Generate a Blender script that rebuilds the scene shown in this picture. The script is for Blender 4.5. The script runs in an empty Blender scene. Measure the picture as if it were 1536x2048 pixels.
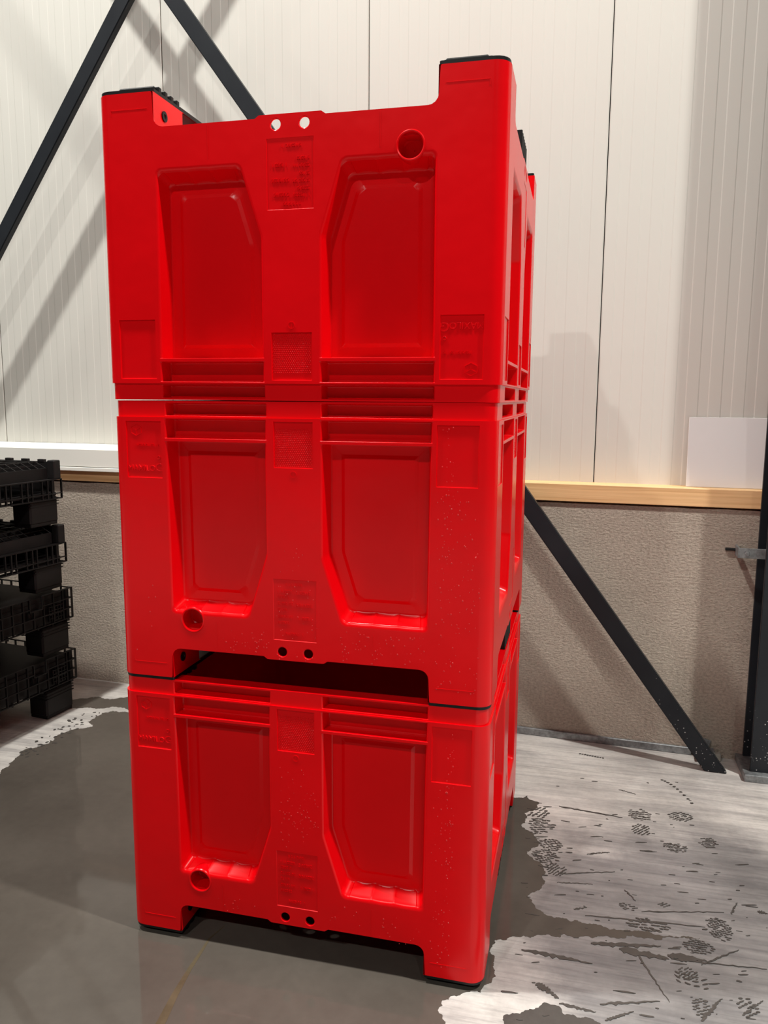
import bpy, bmesh, math, random
from math import pi, sin, cos, radians
from mathutils import Vector, Matrix
from mathutils.geometry import delaunay_2d_cdt
from mathutils import noise as mnoise

scene = bpy.context.scene
col = scene.collection

# ------------------------------------------------------------------ camera, world, lamps, exposure
cam_data = bpy.data.cameras.new('camera')
cam = bpy.data.objects.new('camera', cam_data); col.objects.link(cam)
CP = Vector((0.6727, -1.8268, 1.5091)); PITCH, ROLL, YAW, FPX = 0.1435, 0.0059, -0.2405, 1573.5
fw = Vector((sin(YAW)*cos(PITCH), cos(YAW)*cos(PITCH), -sin(PITCH)))
rt = Vector((cos(YAW), -sin(YAW), 0)); up = rt.cross(fw)
r2 = cos(ROLL)*rt + sin(ROLL)*up; u2 = -sin(ROLL)*rt + cos(ROLL)*up
M = Matrix((r2, u2, -fw)).transposed().to_4x4(); M.translation = CP
cam.matrix_world = M
cam_data.sensor_fit = 'VERTICAL'; cam_data.sensor_height = 24.0
cam_data.lens = 24.0*FPX/2048.0
cam_data.clip_start = 0.05
scene.camera = cam

world = bpy.data.worlds.new('hall_ambient'); scene.world = world
world.use_nodes = True
bg = world.node_tree.nodes['Background']
bg.inputs['Color'].default_value = (1.0, 0.965, 0.90, 1); bg.inputs['Strength'].default_value = 0.075

LAMPS = [(-2.1, -0.6, 8.0, 1010), (4.1, -0.8, 8.0, 1180), (-2.1, -7.3, 8.0, 590), (3.4, -7.3, 8.0, 250),
         (-7.7, -0.7, 8.0, 200), (-7.6, -7.3, 8.0, 110)]
for i, (x, y, z, e) in enumerate(LAMPS):
    ld = bpy.data.lights.new('high_bay_lamp', 'AREA'); ld.shape = 'DISK'; ld.size = 0.26
    ld.energy = e; ld.color = (1.0, 0.982, 0.935)
    lo = bpy.data.objects.new('high_bay_lamp', ld); lo.location = (x, y, z); col.objects.link(lo)

vs = scene.view_settings
scene.display_settings.display_device = 'sRGB'
vs.view_transform = 'Standard'; vs.look = 'None'; vs.gamma = 1.0; vs.use_curve_mapping = False
vs.exposure = -0.92
scene.cycles.use_denoising = True
scene.cycles.max_bounces = 8

# ------------------------------------------------------------------ helpers
def new_mat(name):
    m = bpy.data.materials.new(name); m.use_nodes = True
    nt = m.node_tree
    return m, nt, nt.nodes['Principled BSDF']
def nd(nt, t, **kw):
    n = nt.nodes.new(t)
    for k, v in kw.items(): setattr(n, k, v)
    return n
def coords(nt, scale=(1, 1, 1), rot=(0, 0, 0), kind='Object'):
    tc = nd(nt, 'ShaderNodeTexCoord'); mp = nd(nt, 'ShaderNodeMapping')
    mp.inputs['Scale'].default_value = scale; mp.inputs['Rotation'].default_value = rot
    nt.links.new(tc.outputs[kind], mp.inputs['Vector']); return mp.outputs['Vector']
def noise(nt, vec, scale, detail=6, rough=0.6):
    n = nd(nt, 'ShaderNodeTexNoise'); n.inputs['Scale'].default_value = scale
    n.inputs['Detail'].default_value = detail; n.inputs['Roughness'].default_value = rough
    nt.links.new(vec, n.inputs['Vector']); return n.outputs['Fac']
def ramp(nt, fac, stops):
    r = nd(nt, 'ShaderNodeValToRGB'); e = r.color_ramp.elements
    while len(e) < len(stops): e.new(0.5)
    for k, (p, c) in enumerate(stops):
        e[k].position = p; e[k].color = (c[0], c[1], c[2], 1) if not isinstance(c, float) else (c, c, c, 1)
    nt.links.new(fac, r.inputs['Fac']); return r.outputs['Color']
def mix(nt, fac, a, b, mode='MIX'):
    n = nd(nt, 'ShaderNodeMix', data_type='RGBA', blend_type=mode)
    for sock, v in ((n.inputs[0], fac), (n.inputs[6], a), (n.inputs[7], b)):
        if isinstance(v, (int, float)): sock.default_value = v
        elif isinstance(v, tuple): sock.default_value = (*v[:3], 1)
        else: nt.links.new(v, sock)
    return n.outputs[2]
def bump(nt, bs, h, strength, dist):
    b = nd(nt, 'ShaderNodeBump'); b.inputs['Strength'].default_value = strength; b.inputs['Distance'].default_value = dist
    nt.links.new(h, b.inputs['Height']); nt.links.new(b.outputs['Normal'], bs.inputs['Normal'])
def math_n(nt, op, a, b):
    n = nd(nt, 'ShaderNodeMath', operation=op)
    for s, v in ((n.inputs[0], a), (n.inputs[1], b)):
        if isinstance(v, (int, float)): s.default_value = v
        else: nt.links.new(v, s)
    return n.outputs[0]
def simple(name, c, rough=0.5, metal=0.0, var=0.0, vscale=8.0, spec=0.5):
    m, nt, bs = new_mat(name)
    bs.inputs['Roughness'].default_value = rough; bs.inputs['Metallic'].default_value = metal
    bs.inputs['Specular IOR Level'].default_value = spec
    if var > 0:
        f = noise(nt, coords(nt), vscale)
        cc = ramp(nt, f, [(0.3, tuple(k*(1-var) for k in c)), (0.7, tuple(min(1, k*(1+var)) for k in c))])
        nt.links.new(cc, bs.inputs['Base Color'])
    else: bs.inputs['Base Color'].default_value = (*c, 1)
    return m

def finish(bm, merge=1e-5, sharp=30):
    bmesh.ops.remove_doubles(bm, verts=bm.verts, dist=merge)
    bmesh.ops.recalc_face_normals(bm, faces=bm.faces)
def obj(name, bm, mat, parent=None, smooth=False, recalc=True, loc=None):
    if recalc: bmesh.ops.recalc_face_normals(bm, faces=bm.faces)
    me = bpy.data.meshes.new(name); bm.to_mesh(me); bm.free()
    me.materials.append(mat)
    if smooth:
        me.polygons.foreach_set('use_smooth', [True]*len(me.polygons)); me.set_sharp_from_angle(angle=radians(21))
    o = bpy.data.objects.new(name, me); col.objects.link(o)
    if loc: o.location = loc
    if parent: o.parent = parent
    if smooth:
        w = o.modifiers.new('wn', 'WEIGHTED_NORMAL'); w.keep_sharp = True; w.weight = 50
    return o
def tag(o, label=None, cat=None, group=None, kind=None):
    if label: o['label'] = label
    if cat: o['category'] = cat
    if group: o['group'] = group
    if kind: o['kind'] = kind
    return o
def empty(name, loc=(0, 0, 0), rz=0):
    o = bpy.data.objects.new(name, None); col.objects.link(o); o.location = loc; o.rotation_euler = (0, 0, rz)
    o.empty_display_size = 0.1
    return o
def box(bm, x0, x1, y0, y1, z0, z1, bevel=0.0, mtx=None, seg=1):
    r = bmesh.ops.create_cube(bm, size=1.0); vs_ = r['verts']
    for v in vs_:
        v.co = Vector(((x0+x1)/2+v.co.x*(x1-x0), (y0+y1)/2+v.co.y*(y1-y0), (z0+z1)/2+v.co.z*(z1-z0)))
    if mtx is not None:
        for v in vs_: v.co = mtx @ v.co
    if bevel > 0:
        es = list({e for v in vs_ for e in v.link_edges})
        bmesh.ops.bevel(bm, geom=es, offset=bevel, segments=seg, profile=0.5, affect='EDGES')
def round_poly(pts, rad, n=5):
    """pts: CCW list of (x,y); rad: float or list. Returns corner-rounded loop, n+1 points per corner."""
    out = []; N = len(pts)
    for i in range(N):
        r = rad[i] if isinstance(rad, (list, tuple)) else rad
        p = Vector(pts[i]); a = Vector(pts[i-1]); b = Vector(pts[(i+1) % N])
        u = (a-p).normalized(); v = (b-p).normalized()
        ang = u.angle(v)
        if ang < 1e-3 or ang > pi-1e-3: out += [tuple(p)]*(n+1); continue
        t = r/math.tan(ang/2)
        s = p+u*t; e = p+v*t
        c = p+(u+v).normalized()*(r/sin(ang/2))
        a0 = math.atan2((s-c).y, (s-c).x); a1 = math.atan2((e-c).y, (e-c).x)
        d = (a1-a0+pi) % (2*pi)-pi
        for k in range(n+1):
            q = a0+d*k/n
            out.append((c.x+r*cos(q), c.y+r*sin(q)))
    return out
def inset_poly(pts, ins):
    """inset CCW polygon; ins[i] applies to the edge pts[i]->pts[i+1]"""
    N = len(pts); L = []
    for i in range(N):
        p = Vector(pts[i]); q = Vector(pts[(i+1) % N]); d = (q-p).normalized(); nrm = Vector((-d.y, d.x))
        L.append((p+nrm*ins[i], d))
    out = []
    for i in range(N):
        p, d = L[i-1]; q, e = L[i]
        den = d.x*e.y-d.y*e.x
        if abs(den) < 1e-9: out.append(tuple(q)); continue
        t = ((q.x-p.x)*e.y-(q.y-p.y)*e.x)/den
        out.append((p.x+d.x*t, p.y+d.y*t))
    return out
def in_poly(pt, poly):
    x, y = pt; c = False; j = len(poly)-1
    for i in range(len(poly)):
        xi, yi = poly[i]; xj, yj = poly[j]
        if (yi > y) != (yj > y) and x < (xj-xi)*(y-yi)/(yj-yi)+xi: c = not c
        j = i
    return c
def cdt_fill(outer, holes):
    """triangulates outer minus holes; returns (verts2d, tris)"""
    vs_ = []; es = []
    for lp in [outer]+holes:
        b = len(vs_); n = len(lp); vs_ += [Vector(p) for p in lp]
        es += [(b+i, b+(i+1) % n) for i in range(n)]
    V, E_, F, *_ = delaunay_2d_cdt(vs_, es, [], 0, 1e-6)
    T = []
    for f in F:
        c = (sum(V[i].x for i in f)/len(f), sum(V[i].y for i in f)/len(f))
        if in_poly(c, outer) and not any(in_poly(c, h) for h in holes): T.append(f)
    return [(v.x, v.y) for v in V], T
def circle(cx, cy, r, n=24): return [(cx+r*cos(2*pi*k/n), cy+r*sin(2*pi*k/n)) for k in range(n)]
def prism(bm, poly, z0, z1, mp=lambda x, y, z: (x, y, z)):
    V, T = cdt_fill(poly, [])
    for z in (z0, z1):
        bv = [bm.verts.new(mp(x, y, z)) for x, y in V]
        for t in T:
            try: bm.faces.new([bv[i] for i in t])
            except ValueError: pass
    n = len(poly); a = [bm.verts.new(mp(x, y, z0)) for x, y in poly]; b = [bm.verts.new(mp(x, y, z1)) for x, y in poly]
    for i in range(n): bm.faces.new((a[i], a[(i+1) % n], b[(i+1) % n], b[i]))
def strip_loops(bm, loops, closed=True):
    """loops: list of equal-length 3D point lists; makes quads between consecutive loops"""
    VV = [[bm.verts.new(p) for p in lp] for lp in loops]
    n = len(loops[0])
    for a, b in zip(VV[:-1], VV[1:]):
        for i in range(n if closed else n-1):
            j = (i+1) % n
            bm.faces.new((a[i], a[j], b[j], b[i]))
    return VV
def lathe_tube(bm, mtx, prof, n=28):
    loops = [[mtx @ Vector((r*cos(2*pi*k/n), r*sin(2*pi*k/n), z)) for k in range(n)] for r, z in prof]
    strip_loops(bm, loops)

# ------------------------------------------------------------------ materials
def mat_red():
    m, nt, bs = new_mat('red_plastic')
    v = coords(nt); f = noise(nt, v, 3.0, 3)
    c = ramp(nt, f, [(0.3, (0.74, 0.0003, 0.003)), (0.7, (0.82, 0.0004, 0.004))])
    nt.links.new(c, bs.inputs['Base Color'])
    bs.inputs['Roughness'].default_value = 0.27; bs.inputs['Specular IOR Level'].default_value = 0.24
    bump(nt, bs, noise(nt, v, 9.0, 2), 0.12, 0.01)
    return m
RED = mat_red()
BLACK = simple('black_plastic', (0.006, 0.006, 0.0065), 0.42, 0, 0.3, 8, 0.28)
PALLET = simple('dark_recycled_plastic', (0.0075, 0.0062, 0.0062), 0.55, 0, 0.35, 14, 0.3)
PANEL = simple('cream_panel', (0.655, 0.642, 0.588), 0.5, 0, 0.012, 1.5, 0.3)
JOINT = simple('joint_seal', (0.02, 0.02, 0.02), 0.7)
FLASH = simple('white_flashing', (0.86, 0.85, 0.78), 0.35, 0, 0.015, 3)
BOARD = simple('white_board', (0.76, 0.75, 0.74), 0.45, 0, 0.01, 4)
def mat_steel():
    m, nt, bs = new_mat('dark_painted_steel')
    v = coords(nt, kind='Generated'); vo = coords(nt)
    f = noise(nt, vo, 6.0)
    base = ramp(nt, f, [(0.3, (0.010, 0.012, 0.016)), (0.7, (0.016, 0.019, 0.023))])
    geo = nd(nt, 'ShaderNodeNewGeometry'); sep = nd(nt, 'ShaderNodeSeparateXYZ'); nt.links.new(geo.outputs['Position'], sep.inputs[0])
    vor = nd(nt, 'ShaderNodeTexVoronoi'); vor.inputs['Scale'].default_value = 75.0; nt.links.new(geo.outputs['Position'], vor.inputs['Vector'])
    spots = ramp(nt, vor.outputs['Distance'], [(0.13, 1.0), (0.2, 0.0)])
    # paint spatter lies on the lowest half metre only
    mr = nd(nt, 'ShaderNodeMapRange'); mr.inputs['From Min'].default_value = 0.0; mr.inputs['From Max'].default_value = 0.45
    mr.inputs['To Min'].default_value = 0.62; mr.inputs['To Max'].default_value = 0.30; nt.links.new(sep.outputs['Z'], mr.inputs['Value'])
    n2 = noise(nt, geo.outputs['Position'], 60.0, 2)
    gate = math_n(nt, 'LESS_THAN', n2, mr.outputs['Result'])
    gate = math_n(nt, 'MULTIPLY', gate, math_n(nt, 'LESS_THAN', sep.outputs['Z'], 0.5))
    fac = math_n(nt, 'MULTIPLY', spots, gate)
    nt.links.new(mix(nt, fac, base, (0.42, 0.42, 0.41)), bs.inputs['Base Color'])
    bs.inputs['Roughness'].default_value = 0.45; bs.inputs['Specular IOR Level'].default_value = 0.28
    return m
STEEL = mat_steel()
GALV = simple('galvanised_steel', (0.27, 0.285, 0.29), 0.45, 0.6, 0.35, 55)
def mat_wood():
    m, nt, bs = new_mat('pine')
    v = coords(nt, (0.6, 14, 22)); f = noise(nt, v, 2.2, 6, 0.55)
    c = ramp(nt, f, [(0.3, (0.62, 0.36, 0.15)), (0.55, (0.80, 0.51, 0.25)), (0.75, (0.70, 0.43, 0.19))])
    nt.links.new(c, bs.inputs['Base Color']); bs.inputs['Roughness'].default_value = 0.55
    bump(nt, bs, f, 0.15, 0.01)
    return m
WOOD = mat_wood()
def mat_concrete_wall():
    m, nt, bs = new_mat('rough_cast_concrete')
    v = coords(nt); vs_ = coords(nt, (1, 1, 1.6))
    big = noise(nt, v, 1.6, 5); fine = noise(nt, vs_, 75.0, 7, 0.68); mid = noise(nt, vs_, 9.0, 5)
    c = ramp(nt, fine, [(0.25, (0.33, 0.275, 0.215)), (0.5, (0.54, 0.465, 0.385)), (0.75, (0.74, 0.65, 0.54))])
    c = mix(nt, 0.55, c, ramp(nt, big, [(0.3, (0.80, 0.77, 0.74)), (0.7, (1.12, 1.12, 1.1))]), 'MULTIPLY')
    nt.links.new(c, bs.inputs['Base Color']); bs.inputs['Roughness'].default_value = 0.85
    h = math_n(nt, 'ADD', fine, math_n(nt, 'MULTIPLY', mid, 0.8))
    bump(nt, bs, h, 0.85, 0.022)
    return m
CONC = mat_concrete_wall()
def mat_floor():
    m, nt, bs = new_mat('power_floated_concrete')
    v = coords(nt); st = coords(nt, (1.2, 9, 1), (0, 0, -0.12)); st2 = coords(nt, (3, 60, 1), (0, 0, -0.15))
    a = noise(nt, v, 2.2, 7, 0.62); b = noise(nt, st, 2.0, 6, 0.6); s = noise(nt, st2, 1.6, 4, 0.55); f = noise(nt, v, 55, 4)
    c = ramp(nt, a, [(0.3, (0.40, 0.38, 0.355)), (0.52, (0.58, 0.555, 0.52)), (0.72, (0.76, 0.73, 0.685))])
    c = mix(nt, 0.75, c, ramp(nt, b, [(0.34, (0.66, 0.66, 0.68)), (0.6, (1.1, 1.1, 1.09))]), 'MULTIPLY')
    c = mix(nt, 0.5, c, ramp(nt, s, [(0.40, (0.74, 0.74, 0.75)), (0.5, (1.05, 1.05, 1.05))]), 'MULTIPLY')
    c = mix(nt, 0.4, c, ramp(nt, f, [(0.3, (0.84, 0.84, 0.84)), (0.7, (1.14, 1.14, 1.14))]), 'MULTIPLY')
    # grey shade beside the stack, painted into the floor colour with noisy edges
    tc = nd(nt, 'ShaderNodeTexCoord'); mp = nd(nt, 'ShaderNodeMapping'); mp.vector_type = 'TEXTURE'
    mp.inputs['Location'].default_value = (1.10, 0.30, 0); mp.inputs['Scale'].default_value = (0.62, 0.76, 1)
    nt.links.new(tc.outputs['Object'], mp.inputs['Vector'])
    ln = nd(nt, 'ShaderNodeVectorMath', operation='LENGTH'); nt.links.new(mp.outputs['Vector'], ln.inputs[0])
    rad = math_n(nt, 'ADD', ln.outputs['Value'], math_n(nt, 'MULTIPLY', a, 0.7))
    shaded = ramp(nt, rad, [(0.54, 1.0), (0.70, 0.0)])
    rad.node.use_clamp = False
    half = math_n(nt, 'MULTIPLY', rad, 0.5); nt.links.new(half, shaded.node.inputs['Fac'])
    c = mix(nt, shaded, c, mix(nt, 1.0, c, (0.43, 0.435, 0.455), 'MULTIPLY'))
    nt.links.new(c, bs.inputs['Base Color'])
    nt.links.new(ramp(nt, b, [(0.3, 0.36), (0.7, 0.58)]), bs.inputs['Roughness'])
    bump(nt, bs, f, 0.12, 0.004)
    return m
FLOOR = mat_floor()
def mat_wet():
    m, nt, bs = new_mat('wet_concrete')
    v = coords(nt); a = noise(nt, v, 1.7, 6); f = noise(nt, v, 30, 4)
    c = ramp(nt, a, [(0.3, (0.070, 0.060, 0.050)), (0.7, (0.108, 0.094, 0.079))])
    c = mix(nt, 0.3, c, ramp(nt, f, [(0.3, (0.85, 0.85, 0.85)), (0.7, (1.15, 1.15, 1.15))]), 'MULTIPLY')
    nt.links.new(c, bs.inputs['Base Color'])
    nt.links.new(ramp(nt, noise(nt, v, 4.0, 3), [(0.35, 0.045), (0.7, 0.10)]), bs.inputs['Roughness'])
    bs.inputs['IOR'].default_value = 1.40
    bump(nt, bs, noise(nt, v, 3.0, 2), 0.05, 0.01)
    return m
WET = mat_wet()
DAMP = simple('damp_concrete', (0.075, 0.068, 0.062), 0.22, 0, 0.15, 20)
RUST = simple('rusty_water', (0.098, 0.078, 0.048), 0.10, 0, 0.25, 12)
GROUT = simple('grout', (0.34, 0.32, 0.28), 0.8, 0, 0.2, 30)
def mat_drop():
    m, nt, bs = new_mat('water_drop')
    bs.inputs['Base Color'].default_value = (0.85, 0.07, 0.07, 1); bs.inputs['Roughness'].default_value = 0.06
    bs.inputs['IOR'].default_value = 1.33; bs.inputs['Transmission Weight'].default_value = 0.35
    return m
WATER = mat_drop()

# ------------------------------------------------------------------ the setting
AW = -0.0499; WROT = math.atan(AW)
def wall_frame(o): o.location = (0, 1.6628, 0); o.rotation_euler = (0, 0, WROT); return o
def wpt(s, off, z):                      # wall coordinates -> world; off = distance in front of the concrete
    return Vector((s*cos(WROT)+off*sin(WROT), 1.6628+s*sin(WROT)-off*cos(WROT), z))
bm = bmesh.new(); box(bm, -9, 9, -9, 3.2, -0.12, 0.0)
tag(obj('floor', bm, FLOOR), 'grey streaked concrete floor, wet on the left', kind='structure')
# concrete plinth, face slightly uneven along its top edge
bm = bmesh.new()
N = 220; xs = [-6+10*k/N for k in range(N+1)]
rng = random.Random(3)
top = [1.066+0.0035*mnoise.noise(Vector((x*9, 0, 0)))+0.002*mnoise.noise(Vector((x*40, 3, 0))) for x in xs]
f0 = [bm.verts.new((x, 0, 0)) for x in xs]; f1 = [bm.verts.new((x, 0, t)) for x, t in zip(xs, top)]
b1 = [bm.verts.new((x, 0.25, t)) for x, t in zip(xs, top)]; b0 = [bm.verts.new((x, 0.25, 0)) for x in xs]
for A_, B_ in ((f0, f1), (f1, b1), (b1, b0)):
    for k in range(N): bm.faces.new((A_[k], A_[k+1], B_[k+1], B_[k]))
wall = wall_frame(obj('wall_back', bm, CONC)); tag(wall, 'rough grey concrete plinth below cream sandwich panels', kind='structure')
# sandwich panels with shallow micro-ribs, set back behind the sill
PW = 1.04; PX0 = -0.296
def panel_profile():
    pts = [(0.0, 0.03), (0.0, 0.004), (0.004, 0.0)]
    p = 0.0890; r = 0.0012; x = 0.047
    while x+p*0.5 < PW-0.02:
        pts += [(x, 0.0), (x+0.004, r), (x+p*0.5-0.004, r), (x+p*0.5, 0.0)]; x += p
    pts += [(PW-0.008, 0.0), (PW-0.004, 0.004), (PW-0.004, 0.03)]
    return pts
prof = panel_profile()
bm = bmesh.new()
lo = [bm.verts.new((x, y, 1.12)) for x, y in prof]; hi = [bm.verts.new((x, y, 7.0)) for x, y in prof]
for k in range(len(prof)-1): bm.faces.new((lo[k], lo[k+1], hi[k+1], hi[k]))
p0 = obj('panel', bm, PANEL, wall); p0.location = (PX0-3*PW, 0.10, 0)
for k in range(-5, 4):
    if k == -3: continue
    o = p0.copy(); col.objects.link(o); o.parent = wall; o.location = (PX0+k*PW, 0.10, 0)
bm = bmesh.new(); box(bm, -6, 4, 0.132, 0.20, 1.12, 7.0)
tag(obj('joint_backing', bm, JOINT, wall), 'dark seal showing in the panel joints')
bm = bmesh.new(); box(bm, -6, 4, -0.010, 0.128, 1.075, 1.150, 0.002)
tag(wall_frame(obj('trim_1', bm, WOOD)), 'pale pine sill beam on top of the concrete plinth', kind='structure')
bm = bmesh.new()
pr = [(-0.030, 1.1545), (-0.034, 1.240), (0.097, 1.262), (0.097, 1.30), (0.0985, 1.30), (0.0985, 1.152), (-0.030, 1.152), (-0.030, 1.149), (-0.038, 1.149), (-0.038, 1.131), (-0.034, 1.131), (-0.034, 1.1515), (-0.030, 1.1515)]
pr = [(-0.026, 1.152), (-0.034, 1.153), (-0.034, 1.240), (0.098, 1.262)]
a = [bm.verts.new((-6, y, z)) for y, z in pr]; b = [bm.verts.new((-0.2, y, z)) for y, z in pr]
for k in range(len(pr)-1): bm.faces.new((a[k], a[k+1], b[k+1], b[k]))
bm.faces.new(b[::-1])
box(bm, -6, -0.2, -0.040, -0.012, 1.130, 1.1495, 0.002)
tag(wall_frame(obj('trim_2', bm, FLASH)), 'white metal flashing strip above the left part of the plinth', kind='structure')
bm = bmesh.new(); box(bm, -0.1, 1.20, -0.012, 0.0, 0.0, 0.033, 0.002)
tag(wall_frame(obj('baseboard_back', bm, GALV)), 'galvanised kick strip at the foot of the concrete plinth', kind='structure')

# ------------------------------------------------------------------ wet floor
def rough_outline(pts, amp, levels=5, seed=1):
    r = random.Random(seed); P = [Vector(p) for p in pts]
    for lv in range(levels):
        Q = []
        for i, p in enumerate(P):
            q = P[(i+1) % len(P)]; d = q-p; Q.append(p)
            if d.length > 0.006:
                n = Vector((-d.y, d.x)).normalized()
                Q.append((p+q)/2+n*r.uniform(-1, 1)*min(amp, d.length*0.22))
        P = Q
    return [tuple(p) for p in P]
_fz = random.Random(77)
def film(bm, poly, z0=0.0, z1=None):
    if z1 is None: z1 = _fz.uniform(0.0013, 0.0021)
    V, T = cdt_fill(poly, [])
    bv = [bm.verts.new((x, y, z1)) for x, y in V]
    for t in T:
        try: bm.faces.new([bv[i] for i in t])
        except ValueError: pass
    n = len(poly); a = [bm.verts.new((x, y, z0)) for x, y in poly]; b = [bm.verts.new((x, y, z1)) for x, y in poly]
    for i in range(n): bm.faces.new((a[i], a[(i+1) % n], b[(i+1) % n], b[i]))
def ellipse(cx, cy, a, b, ang, n=9, r=None):
    out = []
    for k in range(n):
        t = 2*pi*k/n; j = r.uniform(0.75, 1.2) if r else 1
        x, y = a*cos(t)*j, b*sin(t)*j; out.append((cx+x*cos(ang)-y*sin(ang), cy+x*sin(ang)+y*cos(ang)))
    return out
edgeL = [(-1.55, 0.2), (-1.528, 0.535), (-1.546, 0.719), (-1.591, 0.916), (-1.556, 0.955), (-1.531, 1.008), (-1.547, 1.079), (-1.528, 1.145), (-1.486, 1.178), (-1.451, 1.21), (-1.506, 1.249), (-1.496, 1.294), (-1.5, 1.36), (-1.465, 1.395), (-1.397, 1.4), (-1.236, 1.343)]
edgeR = [(0.1, 1.18), (0.40, 1.12), (0.496, 1.034), (0.539, 1.061), (0.596, 1.017), (0.535, 0.93), (0.545, 0.82), (0.60, 0.74), (0.56, 0.68), (0.62, 0.595), (0.619, 0.507), (0.586, 0.452), (0.595, 0.407), (0.629, 0.369), (0.663, 0.352), (0.749, 0.349), (0.842, 0.343), (0.942, 0.347), (1.065, 0.365), (0.954, 0.328), (0.84, 0.305), (0.769, 0.289), (0.692, 0.288), (0.63, 0.267), (0.562, 0.242), (0.502, 0.213), (0.493, 0.169), (0.511, 0.057), (0.487, 0.005), (0.418, -0.024), (0.391, -0.076), (0.415, -0.119), (0.436, -0.178), (0.40, -0.6), (0.55, -3.0), (-2.6, -3.0), (-2.6, 0.2)]
outline = rough_outline((edgeL+edgeR)[::-1], 0.012, 5, 4)
bm = bmesh.new(); film(bm, outline, 0.0, 0.0008)
tag(obj('puddle', bm, WET), 'large dark wet patch under and left of the red crates', 'puddle')
w2 = [(-1.80, 1.42), (-1.744, 1.47), (-1.647, 1.535), (-1.565, 1.521), (-1.484, 1.577), (-1.383, 1.596), (-1.286, 1.429), (-1.418, 1.433), (-1.497, 1.445), (-1.551, 1.405), (-1.61, 1.402), (-1.68, 1.37)]
bm = bmesh.new(); film(bm, rough_outline(w2[::-1], 0.008, 4, 9), 0.0, 0.0008)
tag(obj('puddle', bm, WET), 'small wet patch against the plinth between black pallets and red crates', 'puddle')
fr = [(0.55, -0.12), (0.554, -0.054), (0.59, -0.042), (0.637, -0.003), (0.673, 0.009), (0.698, -0.018), (0.758, -0.013), (0.782, -0.023), (0.77, -0.12)]
bm = bmesh.new(); film(bm, rough_outline(fr[::-1], 0.012, 5, 12), 0.0, 0.0009)
tag(obj('puddle', bm, DAMP), 'jagged wet patch at the bottom edge right of the nearest crate foot', 'puddle')
# splashes, streaks and tread prints
streaks = [(0.658, 1.01, 0.885, 0.986, 0.0089), (0.912, 0.446, 1.15, 0.502, 0.0051), (0.749, 0.386, 1.086, 0.417, 0.0064), (0.674, 0.578, 0.844, 0.632, 0.0032), (0.664, 0.529, 0.773, 0.547, 0.0038), (0.783, 0.039, 0.931, 0.086, 0.0089), (0.577, 0.191, 0.767, 0.183, 0.0191), (0.976, 0.254, 1.221, 0.276, 0.0038), (0.757, 0.713, 0.831, 0.743, 0.0064), (0.764, 0.265, 0.954, 0.30, 0.0217), (0.84, 0.262, 0.971, 0.253, 0.0319), (0.968, 0.267, 1.069, 0.27, 0.0293), (0.884, 0.261, 0.954, 0.089, 0.0051), (0.624, 0.072, 0.682, 0.033, 0.0255), (0.683, 0.017, 0.773, 0.009, 0.0121), (0.794, -0.012, 0.864, 0.035, 0.0082), (0.882, 1.2, 0.944, 1.178, 0.0032), (1.052, 0.251, 1.162, 0.339, 0.0051), (1.126, 0.088, 1.186, 0.154, 0.0064), (1.023, 0.044, 1.085, 0.135, 0.0115), (1.17, 0.499, 1.197, 0.56, 0.0064), (1.249, 0.532, 1.276, 0.526, 0.014), (0.869, 0.542, 0.899, 0.493, 0.0051), (0.717, 0.406, 0.755, 0.425, 0.0064)]
rng = random.Random(8)
bm = bmesh.new()
for (x0, y0, x1, y1, w) in streaks:
    L = Vector((x1-x0, y1-y0)); n = Vector((-L.y, L.x)).normalized(); K = 20; A_, B_ = [], []
    for k in range(K+1):
        t = k/K; ww = w*0.5*(sin(pi*min(1, t*3+0.12)/2))*(1-t)**0.6*rng.uniform(0.5, 1.4)+0.0006
        p = Vector((x0, y0))+L*t+n*rng.uniform(-0.002, 0.002); A_.append(tuple(p+n*ww)); B_.append(tuple(p-n*ww*rng.uniform(0.6, 1.3)))
    film(bm, B_+A_[::-1])
tag(obj('wet_streaks', bm, DAMP), 'long wet tyre streaks running right from the red crates', 'water marks', kind='stuff')
clusters = [(0.947, 1.022, 0.036, 0.042, 26), (0.946, 0.917, 0.029, 0.032, 20), (1.092, 1.046, 0.04, 0.028, 26), (1.049, 0.828, 0.037, 0.024, 26), (1.165, 0.887, 0.028, 0.031, 24), (0.562, 0.768, 0.03, 0.04, 26), (0.639, 0.74, 0.034, 0.036, 26), (0.62, 0.66, 0.04, 0.04, 34), (0.66, 0.60, 0.03, 0.03, 22), (1.126, 0.419, 0.029, 0.045, 44), (1.055, 0.325, 0.035, 0.026, 28), (1.013, 0.205, 0.022, 0.023, 18), (0.875, 0.459, 0.025, 0.014, 12), (0.98, 0.495, 0.017, 0.01, 6), (0.927, 0.386, 0.053, 0.025, 20), (1.03, 0.089, 0.018, 0.03, 16), (1.144, 0.118, 0.023, 0.03, 14), (0.57, 0.95, 0.05, 0.04, 20), (0.60, 0.86, 0.04, 0.05, 24)]
bm = bmesh.new()
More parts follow.
